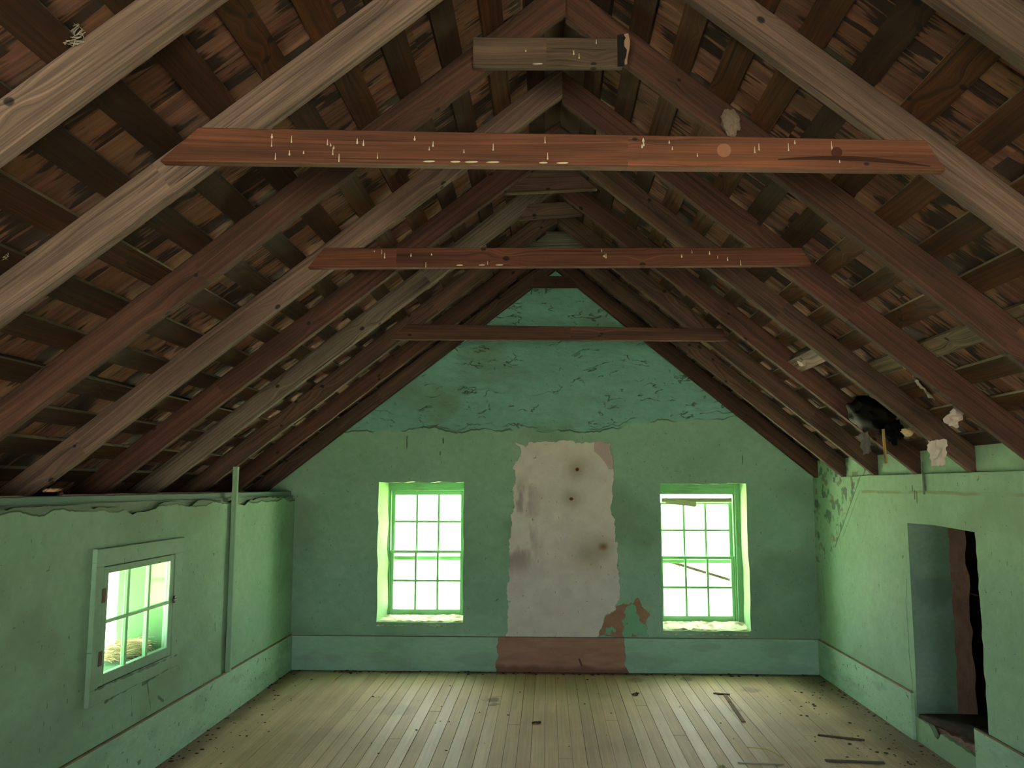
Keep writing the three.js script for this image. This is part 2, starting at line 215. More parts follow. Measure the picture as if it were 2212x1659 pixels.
const rightMap = colorTex(2048, 900, (u, v) => {
  const z = -7.5 + u * 4.2, y = v * 1.95; let c = paint(z, y, [152, 192, 160]);
  c = mixc(c, [118, 146, 112], ss(0.52, 0.75, fbm(z * 1.2 + 60, y * 1.6, 4)) * 0.4);
  // rough stained strip in the far corner, cut off by a slanting line
  const dz = z - (-6.36 - (1.67 - y) * 1.12), corner = y > 0.95 ? ss(0.03, -0.03, dz) : 0;
  c = mixc(c, [66, 92, 78], corner * ss(0.56, 0.66, fbm(z * 13, y * 11, 5)) * 0.6); c = mixc(c, [110, 96, 70], corner * ss(0.64, 0.72, fbm(z * 15 + 40, y * 16, 3)) * 0.5);
  if (y > 1.1) c = mixc(c, [58, 78, 66], (1 - ss(0.003, 0.012, Math.abs(dz))) * 0.6); if (y > 1.2 && y < 1.57) c = mixc(c, [70, 92, 78], (1 - ss(0.002, 0.008, Math.abs(dz - 0.09))) * 0.5);
  const line = Math.abs(y - 1.56 - (fbm(z * 3, 9, 3) - 0.5) * 0.02); if (z > -6.35) c = mixc(c, [120, 112, 62], (1 - ss(0.003, 0.014, line)) * ss(0.38, 0.6, fbm(z * 3.1, 4, 2)) * 0.45);
  // crack beside the opening
  const cz = -5.65 + (fbm(y * 5, 3, 4) - 0.5) * 0.08; if (y < 1.0) c = mixc(c, [66, 92, 82], (1 - ss(0.001, 0.006, Math.abs(z - cz))) * 0.75);
  for (const [za, ya, zb, yb, w, k] of [[-7.35, 0.9, -7.3, 0.55, 0.006, 0.5], [-5.45, 1.6, -5.45, 1.52, 0.01, 0.8], [-5.42, 1.57, -5.42, 1.5, 0.012, 0.6], [-6.9, 1.35, -6.86, 1.1, 0.004, 0.6]]) c = mixc(c, [70, 74, 54], (1 - ss(w * 0.3, w, segDist(z, y, [za, ya], [zb, yb]))) * k);
  return speck(c, z, y);
}, THREE.MirroredRepeatWrapping);
const rightMat = std({ map: rightMap, bumpMap: sideBump, bumpScale: 0.02 });
const rightUV = (x, y, z) => [(z + 7.5) / 4.2, y / 1.95];
const jambMat = std({ map: colorTex(512, 512, (u, v) => { const c = paint(u * 3 + 7, v * 3, [122, 158, 136]); return mixc(c, [92, 120, 110], ss(0.5, 0.7, fbm(u * 5, v * 7, 4)) * 0.5); }), bumpMap: plasterFine, bumpScale: 0.006 });
const rubbleMat = std({ map: colorTex(512, 512, (u, v) => mixc([164, 130, 114], [114, 90, 78], fbm(u * 9, v * 9, 5))), bumpMap: plasterFine, bumpScale: 0.02 });
{ // wall with the low opening into the eaves
  const r = rng(14), jag = []; for (let y = 0.2; y <= 1.36; y += 0.05) jag.push([4.72 + (r() - 0.5) * 0.014 + (y < 0.3 ? -0.02 : 0), y]);
  const s = shapeOf([[-ZR - 0.4, -0.3], [7.9, -0.3], [7.9, 1.672], [-ZR - 0.4, 1.672]]);
  s.holes.push(pathOf([[4.74, 0.0], [5.61, 0.0], [5.585, 0.5], [5.585, 1.362], [5.2, 1.366], ...jag.reverse()]));
  const g = new THREE.ExtrudeGeometry(s, { depth: 0.26, bevelEnabled: false }); g.applyMatrix4(toRight); g.translate(XR, 0, 0); faceUV(g, rightUV, 0);
  const w = struct('wall_right', g, [rightMat, jambMat]);
  part('ledge_board', worldUV(bar(XR - 0.012, XR + 0.1, 1.566, 1.676, -6.32, ZR, 2, 0.003), rightUV), rightMat, w);
  part('beam_filling', worldUV(box(XR + 0.018, XR + 0.2, 1.6, 1.9, -7.5, ZR), rightUV), rightMat, w);
  // rough brown masonry behind the plastered jamb
  const jr = rng(21), rings = []; for (let y = 0.05; y <= 1.5; y += 0.07) { const e = (jr() - 0.5) * 0.02; rings.push([[XR + 0.255, y, -5.9], [XR + 0.255, y, -5.585 + (jr() - 0.5) * 0.008], [XR + 0.36 + e, y, -5.575 + (jr() - 0.5) * 0.02], [XR + 0.4 + e, y, -5.9]]); }
  part('jamb_masonry', outward(loft(rings, 1, 0.5)), rubbleMat, w);
  const rings2 = []; for (let y = 0.05; y <= 1.5; y += 0.07) rings2.push([[XR + 0.255, y, -4.5], [XR + 0.255, y, -4.73 + (jr() - 0.5) * 0.01], [XR + 0.385, y, -4.72 + (jr() - 0.5) * 0.02], [XR + 0.4, y, -4.5]]);
  part('jamb_masonry', outward(loft(rings2, 1, 0.5)), rubbleMat, w);
  part('lintel', bar(XR + 0.255, XR + 0.4, 1.37, 1.5, -5.9, -4.5, 2, 0.004), W.dark, w);
  // riser below the opening, its plaster broken away at the top, over brown rubble and a dark tread
  const rr = rng(5), edge = []; for (let z = 4.8; z <= 5.6; z += 0.04) { const t = (z - 4.8) / 0.8; edge.push([z, 0.132 + (rr() - 0.5) * 0.012 + (t > 0.62 && t < 0.72 ? -0.035 : 0) + (t > 0.8 ? 0.012 : 0)]); }
  const rs = shapeOf([[4.78, -0.02], ...edge, [5.625, 0.15], [5.625, -0.02]]); const rg = new THREE.ExtrudeGeometry(rs, { depth: 0.03, bevelEnabled: false }); rg.applyMatrix4(toRight); rg.translate(XR - 0.002, 0, 0); worldUV(rg, rightUV);
  part('riser', rg, rightMat, w);
  const rub = [], br = rng(31); for (let z = -5.62; z <= -4.74; z += 0.055) { const h = () => (br() - 0.5) * 0.02; const e = (z + 5.62) * 0.055; rub.push([[XR + 0.03, -0.02, z], [XR + 0.035 + Math.abs(h()), 0.122 + e + h(), z], [XR + 0.1, 0.128 + e + h(), z], [XR + 0.2, 0.134 + e + h() * 0.4, z], [XR + 0.2, -0.02, z]]); }
  part('rubble', outward(loft(rub, 0.5, 0.3)), std({ map: rubbleMat.map, color: 0xffffff, bumpMap: plasterFine, bumpScale: 0.015 }), w);
  const tread = [[XR + 0.01, -5.58], [XR + 0.03, -5.35], [XR + 0.065, -5.1], [XR + 0.085, -4.95], [XR + 0.11, -4.73], [XR + 0.42, -4.73], [XR + 0.42, -5.59]];
  const tg = new THREE.ExtrudeGeometry(shapeOf(tread.map(([x, z]) => [x, -z])), { depth: 0.028, bevelEnabled: true, bevelSize: 0.003, bevelThickness: 0.003, bevelSegments: 1 }); tg.rotateX(-Math.PI / 2); tg.translate(0, 0.142, 0); { const p = tg.attributes.position; for (let i = 0; i < p.count; i++) p.setY(i, p.getY(i) + (p.getZ(i) + 5.58) * 0.055); tg.computeVertexNormals(); } worldUV(tg, (x, y, z) => [z / 2.4, x / 0.3]);
  part('tread', tg, wood(0x4e3a2c, 0, 0.002), w);
  // the dark space under the eaves
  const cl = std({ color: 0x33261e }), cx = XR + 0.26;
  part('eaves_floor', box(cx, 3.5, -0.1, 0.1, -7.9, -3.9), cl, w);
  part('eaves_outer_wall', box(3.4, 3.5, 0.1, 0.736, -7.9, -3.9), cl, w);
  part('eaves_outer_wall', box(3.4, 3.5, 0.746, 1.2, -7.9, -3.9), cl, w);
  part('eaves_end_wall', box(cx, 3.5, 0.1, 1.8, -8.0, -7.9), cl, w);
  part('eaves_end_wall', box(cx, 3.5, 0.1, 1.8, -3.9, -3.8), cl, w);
}
{ // rear gable behind the viewer, with two windows like those of the far one
  const s = shapeOf([[-2.9, -0.3], [2.9, -0.3], [2.9, roofY(2.9, 0.172)], [APEX, roofY(APEX, 0.172)], [-2.9, roofY(-2.9, 0.172)]]);
  s.holes.push(pathOf(wobbleRect(-1.75, -0.75, 0.4, 1.75, 5)), pathOf(wobbleRect(0.8, 1.8, 0.4, 1.75, 6)));
  const g = new THREE.ExtrudeGeometry(s, { depth: 0.4, bevelEnabled: false }); g.translate(0, 0, ZR); worldUV(g, (x, y) => [x / 2.5, y / 2.5]);
  struct('wall_front', g, [revealMat, revealMat]);
}

// ---------- baseboards ----------
const baseMap = colorTex(2048, 160, (u, v) => {
  const x = -2.3 + u * 4.7, y = v * 0.31; let c = paint(x, y * 2, [142, 188, 164]); c = mixc(c, [120, 152, 132], ss(0.5, 0.7, fbm(x * 3, y * 9, 4)) * 0.4);
  const j = (fbm(x * 3, y * 16, 3) - 0.5) * 0.06; if (y > 0.2915) return [104, 98, 74]; if (x + j > -0.445 && x + j < 0.665 + Math.max(0, 0.08 - y) * 0.4) { c = mixc([172, 136, 114], [140, 106, 86], fbm(x * 8, y * 26, 4)); c = mixc(c, [100, 66, 54], (1 - ss(0.02, 0.07, y + (fbm(x * 9, 4, 3) - 0.5) * 0.05)) * 0.7); c = mixc(c, [70, 50, 44], (1 - ss(0.004, 0.012, segDist(x, y, [0.27, 0.11], [0.29, 0.06]))) * 0.8); }
  return c;
}, THREE.ClampToEdgeWrapping);
struct('baseboard_back', worldUV(bar(XL, XR, -0.01, 0.295, ZB, ZB + 0.014, 0, 0.003), (x, y) => [(x + 2.3) / 4.7, y / 0.31]), std({ map: baseMap, roughness: 0.75 }));
const sideBase = std({ map: colorTex(1024, 160, (u, v) => { const z = u * 5, y = v * 0.31; let c = paint(z, y * 2, [158, 200, 172]); if (v > 0.962) return mixc([104, 84, 56], [140, 122, 84], fbm(z * 9, 2, 3)); c = mixc(c, [128, 158, 138], ss(0.56, 0.74, fbm(z * 3, y * 9, 4)) * 0.4); return vn(z * 40, y * 60) > 0.93 ? mixc(c, [66, 84, 68], 0.6) : c; }, THREE.MirroredRepeatWrapping), roughness: 0.7 });
const bUV = (h) => (x, y, z) => [(z + 7.5) / 5, (y / h) * 0.985];
struct('baseboard_left', worldUV(bar(XL, XL + 0.02, -0.01, 0.306, ZB + 0.014, ZR, 2, 0.004), bUV(0.306)), sideBase);
struct('baseboard_right', worldUV(bar(XR - 0.02, XR, -0.01, 0.295, ZB + 0.014, -5.63, 2, 0.004), bUV(0.295)), sideBase);
struct('baseboard_right', worldUV(bar(XR - 0.02, XR, -0.01, 0.295, -4.835, ZR, 2, 0.004), bUV(0.295)), sideBase);

// ---------- floor ----------
const floor = struct('floor');
{
  const x0 = XL, x1 = XR, bw = 0.0832, n = Math.ceil((x1 - x0) / bw), tint = []; const r = rng(42); for (let i = 0; i < n; i++) tint.push([0.96 + r() * 0.08, r() * 90]);
  const map = colorTex(2048, 2048, (u, v) => {
    const x = x0 + u * 4.62, z = ZB + v * 5.6, b = Math.min(n - 1, Math.floor((x - x0) / bw)), [t, o] = tint[b];
    const g = fbm(x * 90 + o, z * 1.6 + o, 3) - 0.5, f = fbm(x * 300 + o, z * 6, 2) - 0.5, bl = fbm(x * 2.2, z * 2.2, 4) - 0.5;
    let k = t * (1 + g * 0.14 + f * 0.08 + bl * 0.22), c = [204 * k, 176 * k, 144 * k];
    c = mixc(c, [206, 190, 160], ss(0.55, 0.75, fbm(x * 5 + 30, z * 1.4, 4)) * 0.5);
    // grime gathered along the walls, and old spills
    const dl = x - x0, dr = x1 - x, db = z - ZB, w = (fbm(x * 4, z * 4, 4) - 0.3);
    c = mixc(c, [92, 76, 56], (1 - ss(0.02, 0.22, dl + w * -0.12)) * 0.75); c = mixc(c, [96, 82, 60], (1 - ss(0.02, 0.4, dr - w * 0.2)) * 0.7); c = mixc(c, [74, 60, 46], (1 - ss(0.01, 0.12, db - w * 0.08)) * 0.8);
    for (const [sx, sz, sr, m] of [[-0.42, -6.52, 0.06, 0.75], [-0.4, -6.4, 0.04, 0.6], [1.35, -6.3, 0.05, 0.25], [1.6, -6.9, 0.08, 0.3], [1.15, -7.25, 0.06, 0.4], [0.72, -7.2, 0.07, 0.3], [-1.1, -6.2, 0.15, 0.2]]) c = mixc(c, [96, 80, 60], (1 - ss(sr * 0.5, sr * 1.2, Math.hypot(x - sx, (z - sz) * 0.8) + (fbm(x * 20, z * 20, 3) - 0.5) * 0.06)) * m);
    return c;
  }, THREE.MirroredRepeatWrapping);
  const fm = [0, 1].map((i) => std({ map, bumpMap: woodBump, bumpScale: 0, roughness: 0.62 + i * 0.1 }));
  part('subfloor', box(x0 - 0.3, x1 + 0.3, -0.2, -0.021, ZB - 0.3, ZR + 0.3), innerMat, floor);
  for (let i = 0; i < n; i++) {
    const a = x0 + i * bw, b = Math.min(x1, a + bw), gap = 0.0011 + r() * 0.0015 + (r() < 0.25 ? 0.0014 : 0), up = (r() - 0.5) * 0.002; let cuts = [ZB, ZR]; if (r() < 0.45) cuts = [ZB, ZB + 0.8 + r() * 3, ZR];
    if (i === 43) cuts = [ZB, -6.75, ZR]; if (i === 47) cuts = [ZB, -5.69, ZR];
    for (let k = 0; k + 1 < cuts.length; k++) {
      const g = bar(a + gap / 2, b - gap / 2, -0.02, up + (k ? -0.0008 : 0), cuts[k] + 0.0012, cuts[k + 1] - 0.0012, 2, 0.0012); worldUV(g, (x, y, z) => [(x - x0) / 4.62, (z - ZB) / 5.6]);
      part('floor_board', g, fm[i % 2], floor);
    }
  }
}

// ---------- roof: battens and shingles ----------
const ceiling = struct('ceiling');
// slope frame: side -1 = over the small window, +1 = over the dark opening; s runs down the slope from the ridge, p is square to it (up)
function slope(side, s, p, z) { const m = side < 0 ? ML : MR, c = side < 0 ? CL : CR, b = side < 0 ? BL + ML * APEX : BR - MR * APEX; return [APEX + side * (s / c) + side * (p * m / c), b - (s * m) / c + p / c, z]; }
const battenAt = (side, k) => (side < 0 ? 0.44 + 0.2135 * k : 0.449 + 0.209 * k);
const ZN = -0.75; // toward the viewer's back the roof is plain boarding
const inView = (p) => { const v = new THREE.Vector3(...p).project(camera); return Math.abs(v.x) < 1.06 && Math.abs(v.y) < 1.06 && v.z < 1; };
camera.updateMatrixWorld(true); camera.updateProjectionMatrix();
{
  const weathered = W.weathered.clone(); weathered.vertexColors = true;
  const r = rng(3), zr = [-1.3, -1.997, -2.63, -3.3, -4.05, -4.7, -5.36, -6.07, -6.73, -7.43].reverse();
  for (const side of [-1, 1]) for (let k = -2; k < (side < 0 ? 15 : 13); k++) {
    const s0 = Math.max(0.015, battenAt(side, k) + (r() - 0.5) * 0.008), s1 = battenAt(side, k) + 0.104 + (r() - 0.5) * 0.012, pale = side > 0 && k === 8;
    let cuts = [-7.481, ZN]; if (pale) cuts = [-7.48, -4.75, -4.02, ZN]; else if (side < 0 && k === 14) cuts = [-7.48, -4.6, -4.25, ZN]; else { const c = zr[2 + Math.floor(r() * 4)], d = zr[6 + Math.floor(r() * 2)]; cuts = r() < 0.5 ? [-7.48, c, ZN] : r() < 0.5 ? [-7.48, c, d, ZN] : [-7.48, ZN]; }
    for (let q = 0; q + 1 < cuts.length; q++) {
      if (side < 0 && k === 14 && q === 1) continue;   // a length has fallen out here
      const z0 = cuts[q] + 0.001, z1 = cuts[q + 1] - 0.001, pr = [[s0, 0.126], [s1, 0.126 + r() * 0.001], [s1, 0.1455], [s0, 0.1455]], dq = (r() - 0.5) * 0.006;
      const rings = []; for (let t = 0; t <= 4; t++) { const z = z0 + ((z1 - z0) * t) / 4; rings.push(pr.map(([s, p], i) => slope(side, s + dq + (r() - 0.5) * 0.002, p, z + (pale && q === 1 && t === 0 ? i * 0.012 : 0)))); }
      const mt = pale && q > 0 ? weathered : W.batten[Math.floor(r() * 4)];
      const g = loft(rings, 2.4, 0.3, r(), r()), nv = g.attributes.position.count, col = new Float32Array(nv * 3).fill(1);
      for (let f = 0; f < 4; f++) for (let v = 0; v < 6; v++) { const at = (f * 4 + 3) * 6 + v; col.set(pale && q > 0 ? [1.1, 1.15, 1.2] : [5.5, 14, 32], at * 3); }   // dust on the uphill edge, its colour brightened to imitate a lit edge
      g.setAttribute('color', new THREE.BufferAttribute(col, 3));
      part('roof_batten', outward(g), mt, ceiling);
    }
  }
}
const shingleMap = colorTex(1024, 1024, (u, v) => {   // u across, v along the grain; 1.2 m a side
  const x = u * 1.2, y = v * 1.2, w = (fbm(x * 5, y * 1.5, 3) - 0.5) * 0.06, g = fbm((x + w) * 60, y * 3.5, 4) - 0.5, f = fbm((x + w) * 190, y * 8, 2) - 0.5, k = 1 + g * 0.7 + f * 0.3;
  let c = [176 * k, 128 * k, 112 * k]; c = mixc(c, [190, 138, 92], ss(0.5, 0.7, fbm(x * 6 + 8, y * 3, 3)) * 0.5);
  const st = ss(0.54, 0.64, fbm(x * 7 + 3, y * 5, 3) + (fbm((x + w) * 70, y * 5, 3) - 0.5) * 0.5); return mixc(c, [46, 36, 32], st * 0.75);
});
const shingleMat = std({ map: shingleMap, vertexColors: true, bumpMap: shingleMap, bumpScale: 0.002 });
{
  const r = rng(8), all = [];
  for (const side of [-1, 1]) for (let k = -2; k < (side < 0 ? 15 : 13); k++) {
    const s0 = Math.max(0.012, battenAt(side, k) + 0.07), s1 = Math.min(battenAt(side, k + 1) + 0.06, side < 0 ? 3.56 : 9);
    let z = -7.5 + r() * 0.1;
    while (z < ZN) { const w = 0.075 + r() * 0.11, ze = Math.min(z + w, ZN + 0.05); all.push({ side, k, s0, s1, z0: z + 0.0015 + r() * 0.0015, z1: ze - 0.0015 - r() * 0.003, d: r() * 0.004, m: slope(side, (s0 + s1) / 2, 0.15, z + w / 2) }); z = ze; }
  }
  const geo = (q, seed) => {
    const rr = rng(seed), ring = (z) => [slope(q.side, q.s0, 0.147 + q.d, z), slope(q.side, q.s1, 0.151 + q.d + rr() * 0.003, z), slope(q.side, q.s1 + 0.004, 0.16 + q.d, z), slope(q.side, q.s0, 0.156 + q.d, z)];
    const g = outward(loft([ring(q.z0), ring(q.z1)])), ou = rr(), ov = rr(), p = g.attributes.position, c = q.side < 0 ? CL : CR;
    worldUV(g, (x, y, z) => [(z - q.z0) / 1.2 + ou, (Math.abs(x - APEX) * c) / 1.2 + ov]);
    const t = 0.32 + rr() * 0.22, t2 = t * (0.9 + rr() * 0.15), col = new Float32Array(p.count * 3); for (let i = 0; i < p.count; i++) { col[i * 3] = t; col[i * 3 + 1] = t2; col[i * 3 + 2] = t2 * 0.97; } g.setAttribute('color', new THREE.BufferAttribute(col, 3)); return g;
  };
  const eye = camera.position; all.forEach((q, i) => { q.i = i; q.v = inView(q.m) ? (q.z1 - q.z0) * 0.11 / Math.pow(eye.distanceTo(new THREE.Vector3(...q.m)), 2.6) : 0; });
  const big = new Set([...all].sort((a, b) => b.v - a.v).slice(0, 300)), rest = [];
  for (const q of all) if (big.has(q)) part('shingle', geo(q, q.i + 100), shingleMat, ceiling); else rest.push(geo(q, q.i + 100));
  const m = part('far_shingles', mergeGeometries(rest), shingleMat, ceiling); m.userData.kind = 'stuff';
  for (const side of [-1, 1]) { // added dark strip, stands in for shade above the gable's rafters
    const m = side < 0 ? ML : MR, ring = (s) => [slope(side, s(0.122), 0.122, -7.483), slope(side, s(0.17), 0.17, -7.483), slope(side, s(0.17), 0.17, -7.52), slope(side, s(0.122), 0.122, -7.52)];
    part('added_shade_strip', outward(loft([ring((p) => -p * m), ring(() => 3.3)])), W.dark, ceiling);
  }
  // added unseen cover that blocks daylight leaks, and the boarding behind the viewer
  for (const side of [-1, 1]) {
    const L = side < 0 ? 3.56 : 4.6, m = side < 0 ? ML : MR, ring = (z, a, b) => [slope(side, -a * m - 0.02, a, z), slope(side, L, a, z), slope(side, L, b, z), slope(side, -b * m - 0.02, b, z)];
    part('added_light_shield', outward(loft([ring(-8.1, 0.17, 0.2), ring(ZR + 0.5, 0.17, 0.2)])), innerMat, ceiling);
    part('roof_boarding', outward(loft([ring(ZN, 0.13, 0.168), ring(ZR + 0.4, 0.13, 0.168)])), W.deck, ceiling);
  }
}

// ---------- rafters ----------
const zL = [-1.997, -2.608, -3.288, -4.023, -4.664, -5.319, -6.039, -6.70, -7.432], zRt = [-2.032, -2.667, -3.33, -4.088, -4.744, -5.423, -6.108, -6.759, -7.437];
const ORD = ['ninth', 'eighth', 'seventh', 'sixth', 'fifth', 'fourth', 'third', 'second', 'first'];
const LM = ['pale', 'pale', 'red', 'pale2', 'red2', 'greypale', 'brown', 'red', 'brown'], RM = ['grey', 'pale2', 'red', 'red2', 'brown', 'red', 'brown', 'brown', 'dark'];
const LOOK = { pale: 'pale dusty', pale2: 'pale grey-brown', greypale: 'weathered greyish', red: 'dark reddish-brown', red2: 'deep red-brown', brown: 'dull brown', grey: 'rough grey weathered', dark: 'dark brown' };
function rafter(side, i) {
  const zf = side < 0 ? zL[i] : zRt[i], th = 0.047, r = rng(500 + i * 7 + side), ch = 0.004, S = 14;
  const prof = [[ch, 0], [RD - ch, 0], [RD, ch], [RD, th - ch], [RD - ch, th], [ch, th], [0, th - ch], [0, ch]]; // (p, dz)
  const m = side < 0 ? ML : MR, c = side < 0 ? CL : CR, b = side < 0 ? BL + ML * APEX : BR - MR * APEX;
  const sTop = (p) => -p * m + 0.001;                                   // plumb cut at the ridge: x = APEX
  const sEnd = side < 0 ? (p) => ((b + p / c - 1.553) * c) / m            // level seat on the wall plate
    : (p) => (2.43 - APEX) * c - p * m;                                 // plumb, inside the beam filling
  const o = slope(side, side < 0 ? sEnd(0) : (XR - APEX) * c, 0, zf), rings = [];
  const wv = [0, 0, 0, 0].map(() => (r() - 0.5) * 0.006);
  for (let k = 0; k <= S; k++) { const t = k / S, bow = Math.sin(t * Math.PI) * wv[0] + Math.sin(t * 7 + wv[2] * 900) * wv[1] * 0.5, wane = 0.0025 * r(); rings.push(prof.map(([p, dz]) => { const s = sTop(p) + (sEnd(p) - sTop(p)) * t, q = slope(side, s, p < 0.06 ? p + bow + wane * (dz > 0.02 ? 1 : 0) : p, zf + dz + bow * 0.6); return [q[0] - o[0], q[1] - o[1], q[2] - o[2]]; })); }
  const mat = side < 0 ? LM[i] : RM[i], mesh = part('rafter', outward(loft(rings, 2.4, 0.3, r(), r())), W[mat], scene);
  mesh.position.set(...o);
  tag(mesh, LOOK[mat] + ' rafter, ' + ORD[i] + ' out from the far gable, slope above the ' + (side < 0 ? 'small side window' : 'dark doorway'), 'rafter', side < 0 ? 'rafters above the small side window' : 'rafters above the dark doorway');
  return mesh;
}
for (let i = 0; i < 9; i++) { rafter(-1, i); rafter(1, i); }

// ---------- collar ties ----------
function tie(pts, zFront, t, mat, label, seed, drips = 0) { // pts: quad in the plane z, from lower end of the one side round
  const [bl, tl, tr, br] = pts, r = rng(seed), n = 12, ch = 0.003, cx = (bl[0] + br[0]) / 2, cy = (bl[1] + br[1]) / 2, rings = [];
  const L = (a, b, k) => [a[0] + (b[0] - a[0]) * k, a[1] + (b[1] - a[1]) * k];
  for (let k = 0; k <= n; k++) { const lo = L(bl, br, k / n), hi = L(tl, tr, k / n), w = (r() - 0.5) * 0.002, C = (a, b, z) => [a - cx, b - cy, z]; const up = (f) => L(lo, hi, f), e = ch / (hi[1] - lo[1]);
    rings.push([C(...up(e), w), C(...up(1 - e), w), C(...up(1), w - ch), C(...up(1), w - t + ch), C(...up(1 - e), w - t), C(...up(e), w - t), C(...up(0), w - t + ch), C(...up(0), w - ch)]); }
  const g = thing('collar_tie', label, 'beam', [cx, cy, zFront], 'collar ties between the rafters');
  part('board', outward(loft(rings, 2.4, 0.3, r(), r())), mat, g);
  if (drips) { // bird droppings: small drips standing on the face
    const D = [];
    for (let k = 0; k < drips; k++) { const f = Math.pow(r(), 1) * 0.8 + 0.08, lo = L(bl, br, f), hi = L(tl, tr, f), q = 0.25 + r() * 0.68, a = L(lo, hi, q), len = 0.006 + r() * 0.018, w = 0.0018 + r() * 0.0022; const s = new THREE.SphereGeometry(1, 6, 5); s.scale(w, w * 1.4, 0.0012); s.translate(a[0] - cx, a[1] - cy - len, 0.0006); const c = new THREE.CylinderGeometry(w * 0.35, w * 0.7, len, 5); c.scale(1, 1, 0.4); c.translate(a[0] - cx, a[1] - cy - len / 2, 0.0006); D.push(s, c); }
    for (let k = 0; k < drips / 6; k++) { const f = 0.3 + r() * 0.25, a = L(bl, br, f); const s = new THREE.SphereGeometry(1, 7, 5); s.scale(0.014 + r() * 0.012, 0.003, 0.0015); s.translate(a[0] - cx, a[1] - cy + 0.008, 0.0006); D.push(s); }
    const m = part('droppings', clean(D), std({ color: 0xd8d0be }), g); m.userData.kind = 'stuff'; m.userData.label = 'white bird droppings';
  }
  return g;
}
const tie1 = tie([[-1.234, 2.634], [-1.111, 2.744], [1.171, 2.66], [1.228, 2.563]], -2.512, 0.043, W.tie, 'nearest long reddish collar tie, streaked with white bird droppings', 1, 34);
{ // split along the lower edge, and two knots
  const sp = []; for (let k = 0; k <= 8; k++) { const t = k / 8, x = 0.72 + 0.46 * t, y = 2.605 - 0.03 * t + Math.sin(t * Math.PI) * 0.014, h = 0.001 + Math.sin(t * Math.PI) * 0.006; sp.push([[x, y - h, 0.0], [x, y + h, 0.0], [x, y + h, 0.0022], [x, y - h, 0.0022]].map((p) => [p[0] - (-0.003), p[1] - 2.5985, p[2]])); }
  part('split', outward(loft(sp)), std({ color: 0x3a1d14 }), tie1);
  for (const [x, y, r0, col] of [[0.9, 2.625, 0.017, 0x4a2318], [0.555, 2.637, 0.022, 0x9a6a58]]) { const k = new THREE.CylinderGeometry(r0, r0, 0.0024, 20); k.rotateX(Math.PI / 2); k.translate(x + 0.003, y - 2.5985, 0.0004); part('knot', k, std({ color: col }), tie1); }
}
tie([[-1.162, 2.659], [-1.085, 2.758], [1.218, 2.73], [1.264, 2.645]], -3.925, 0.043, W.tie2, 'middle one of the three long collar ties, reddish with few droppings', 2, 16);
tie([[-1.147, 2.661], [-1.013, 2.773], [1.262, 2.721], [1.307, 2.633]], -5.944, 0.043, W.red, 'farthest of the three long collar ties, crossing before the green gable', 3, 0);
const topTie = tie([[-0.292, 3.293], [-0.292, 3.417], [0.314, 3.4], [0.312, 3.28]], -3.19, 0.042, W.grey, 'short grey board under the ridge with a torn black end', 4, 4);
{ const sp = []; const r = rng(66); for (let k = 0; k <= 8; k++) { const t = k / 8, y = 3.41 - 0.135 * t, w = 0.03 + (r() - 0.5) * 0.016; sp.push([[0.292, y, 0.001], [0.292 + w, y + (r() - 0.5) * 0.006, 0.006 + r() * 0.004], [0.292 + w, y, 0.009], [0.292, y, 0.004]].map((p) => [p[0] - 0.01, p[1] - 3.2865, p[2]])); } part('torn_rubber_strip', outward(loft(sp)), std({ color: 0x14110f, roughness: 0.7 }), topTie);
  const sq = []; for (let k = 0; k <= 8; k++) { const t = k / 8, y = 3.412 - 0.13 * t, w = 0.014 + Math.sin(t * 5) * 0.006; sq.push([[0.322, y, 0.002], [0.322 + w, y, 0.008], [0.322 + w, y, 0.01], [0.32, y, 0.006]].map((p) => [p[0] - 0.01, p[1] - 3.2865, p[2]])); } part('torn_paper_edge', outward(loft(sq)), std({ color: 0xb08a78 }), topTie); }
tie([[-0.234, 3.255], [-0.059, 3.389], [0.162, 3.391], [0.292, 3.274]], -4.575, 0.04, W.brown, 'short brown collar board with slanted ends, lower of the close pair under the ridge', 5);
tie([[-0.177, 3.314], [-0.111, 3.419], [0.123, 3.428], [0.236, 3.34]], -5.225, 0.04, W.grey, 'short dim crooked collar board just behind the slanted brown one', 6);
tie([[-0.19, 3.52], [-0.016, 3.663], [0.173, 3.66], [0.32, 3.52]], -6.605, 0.04, wood(0xb4b8a8, 2), 'small pale grey gusset board high under the ridge', 7);
tie([[-0.16, 3.378], [-0.075, 3.482], [0.21, 3.48], [0.29, 3.374]], -7.352, 0.036, W.dark, 'small dark collar board at the peak of the green gable', 8);

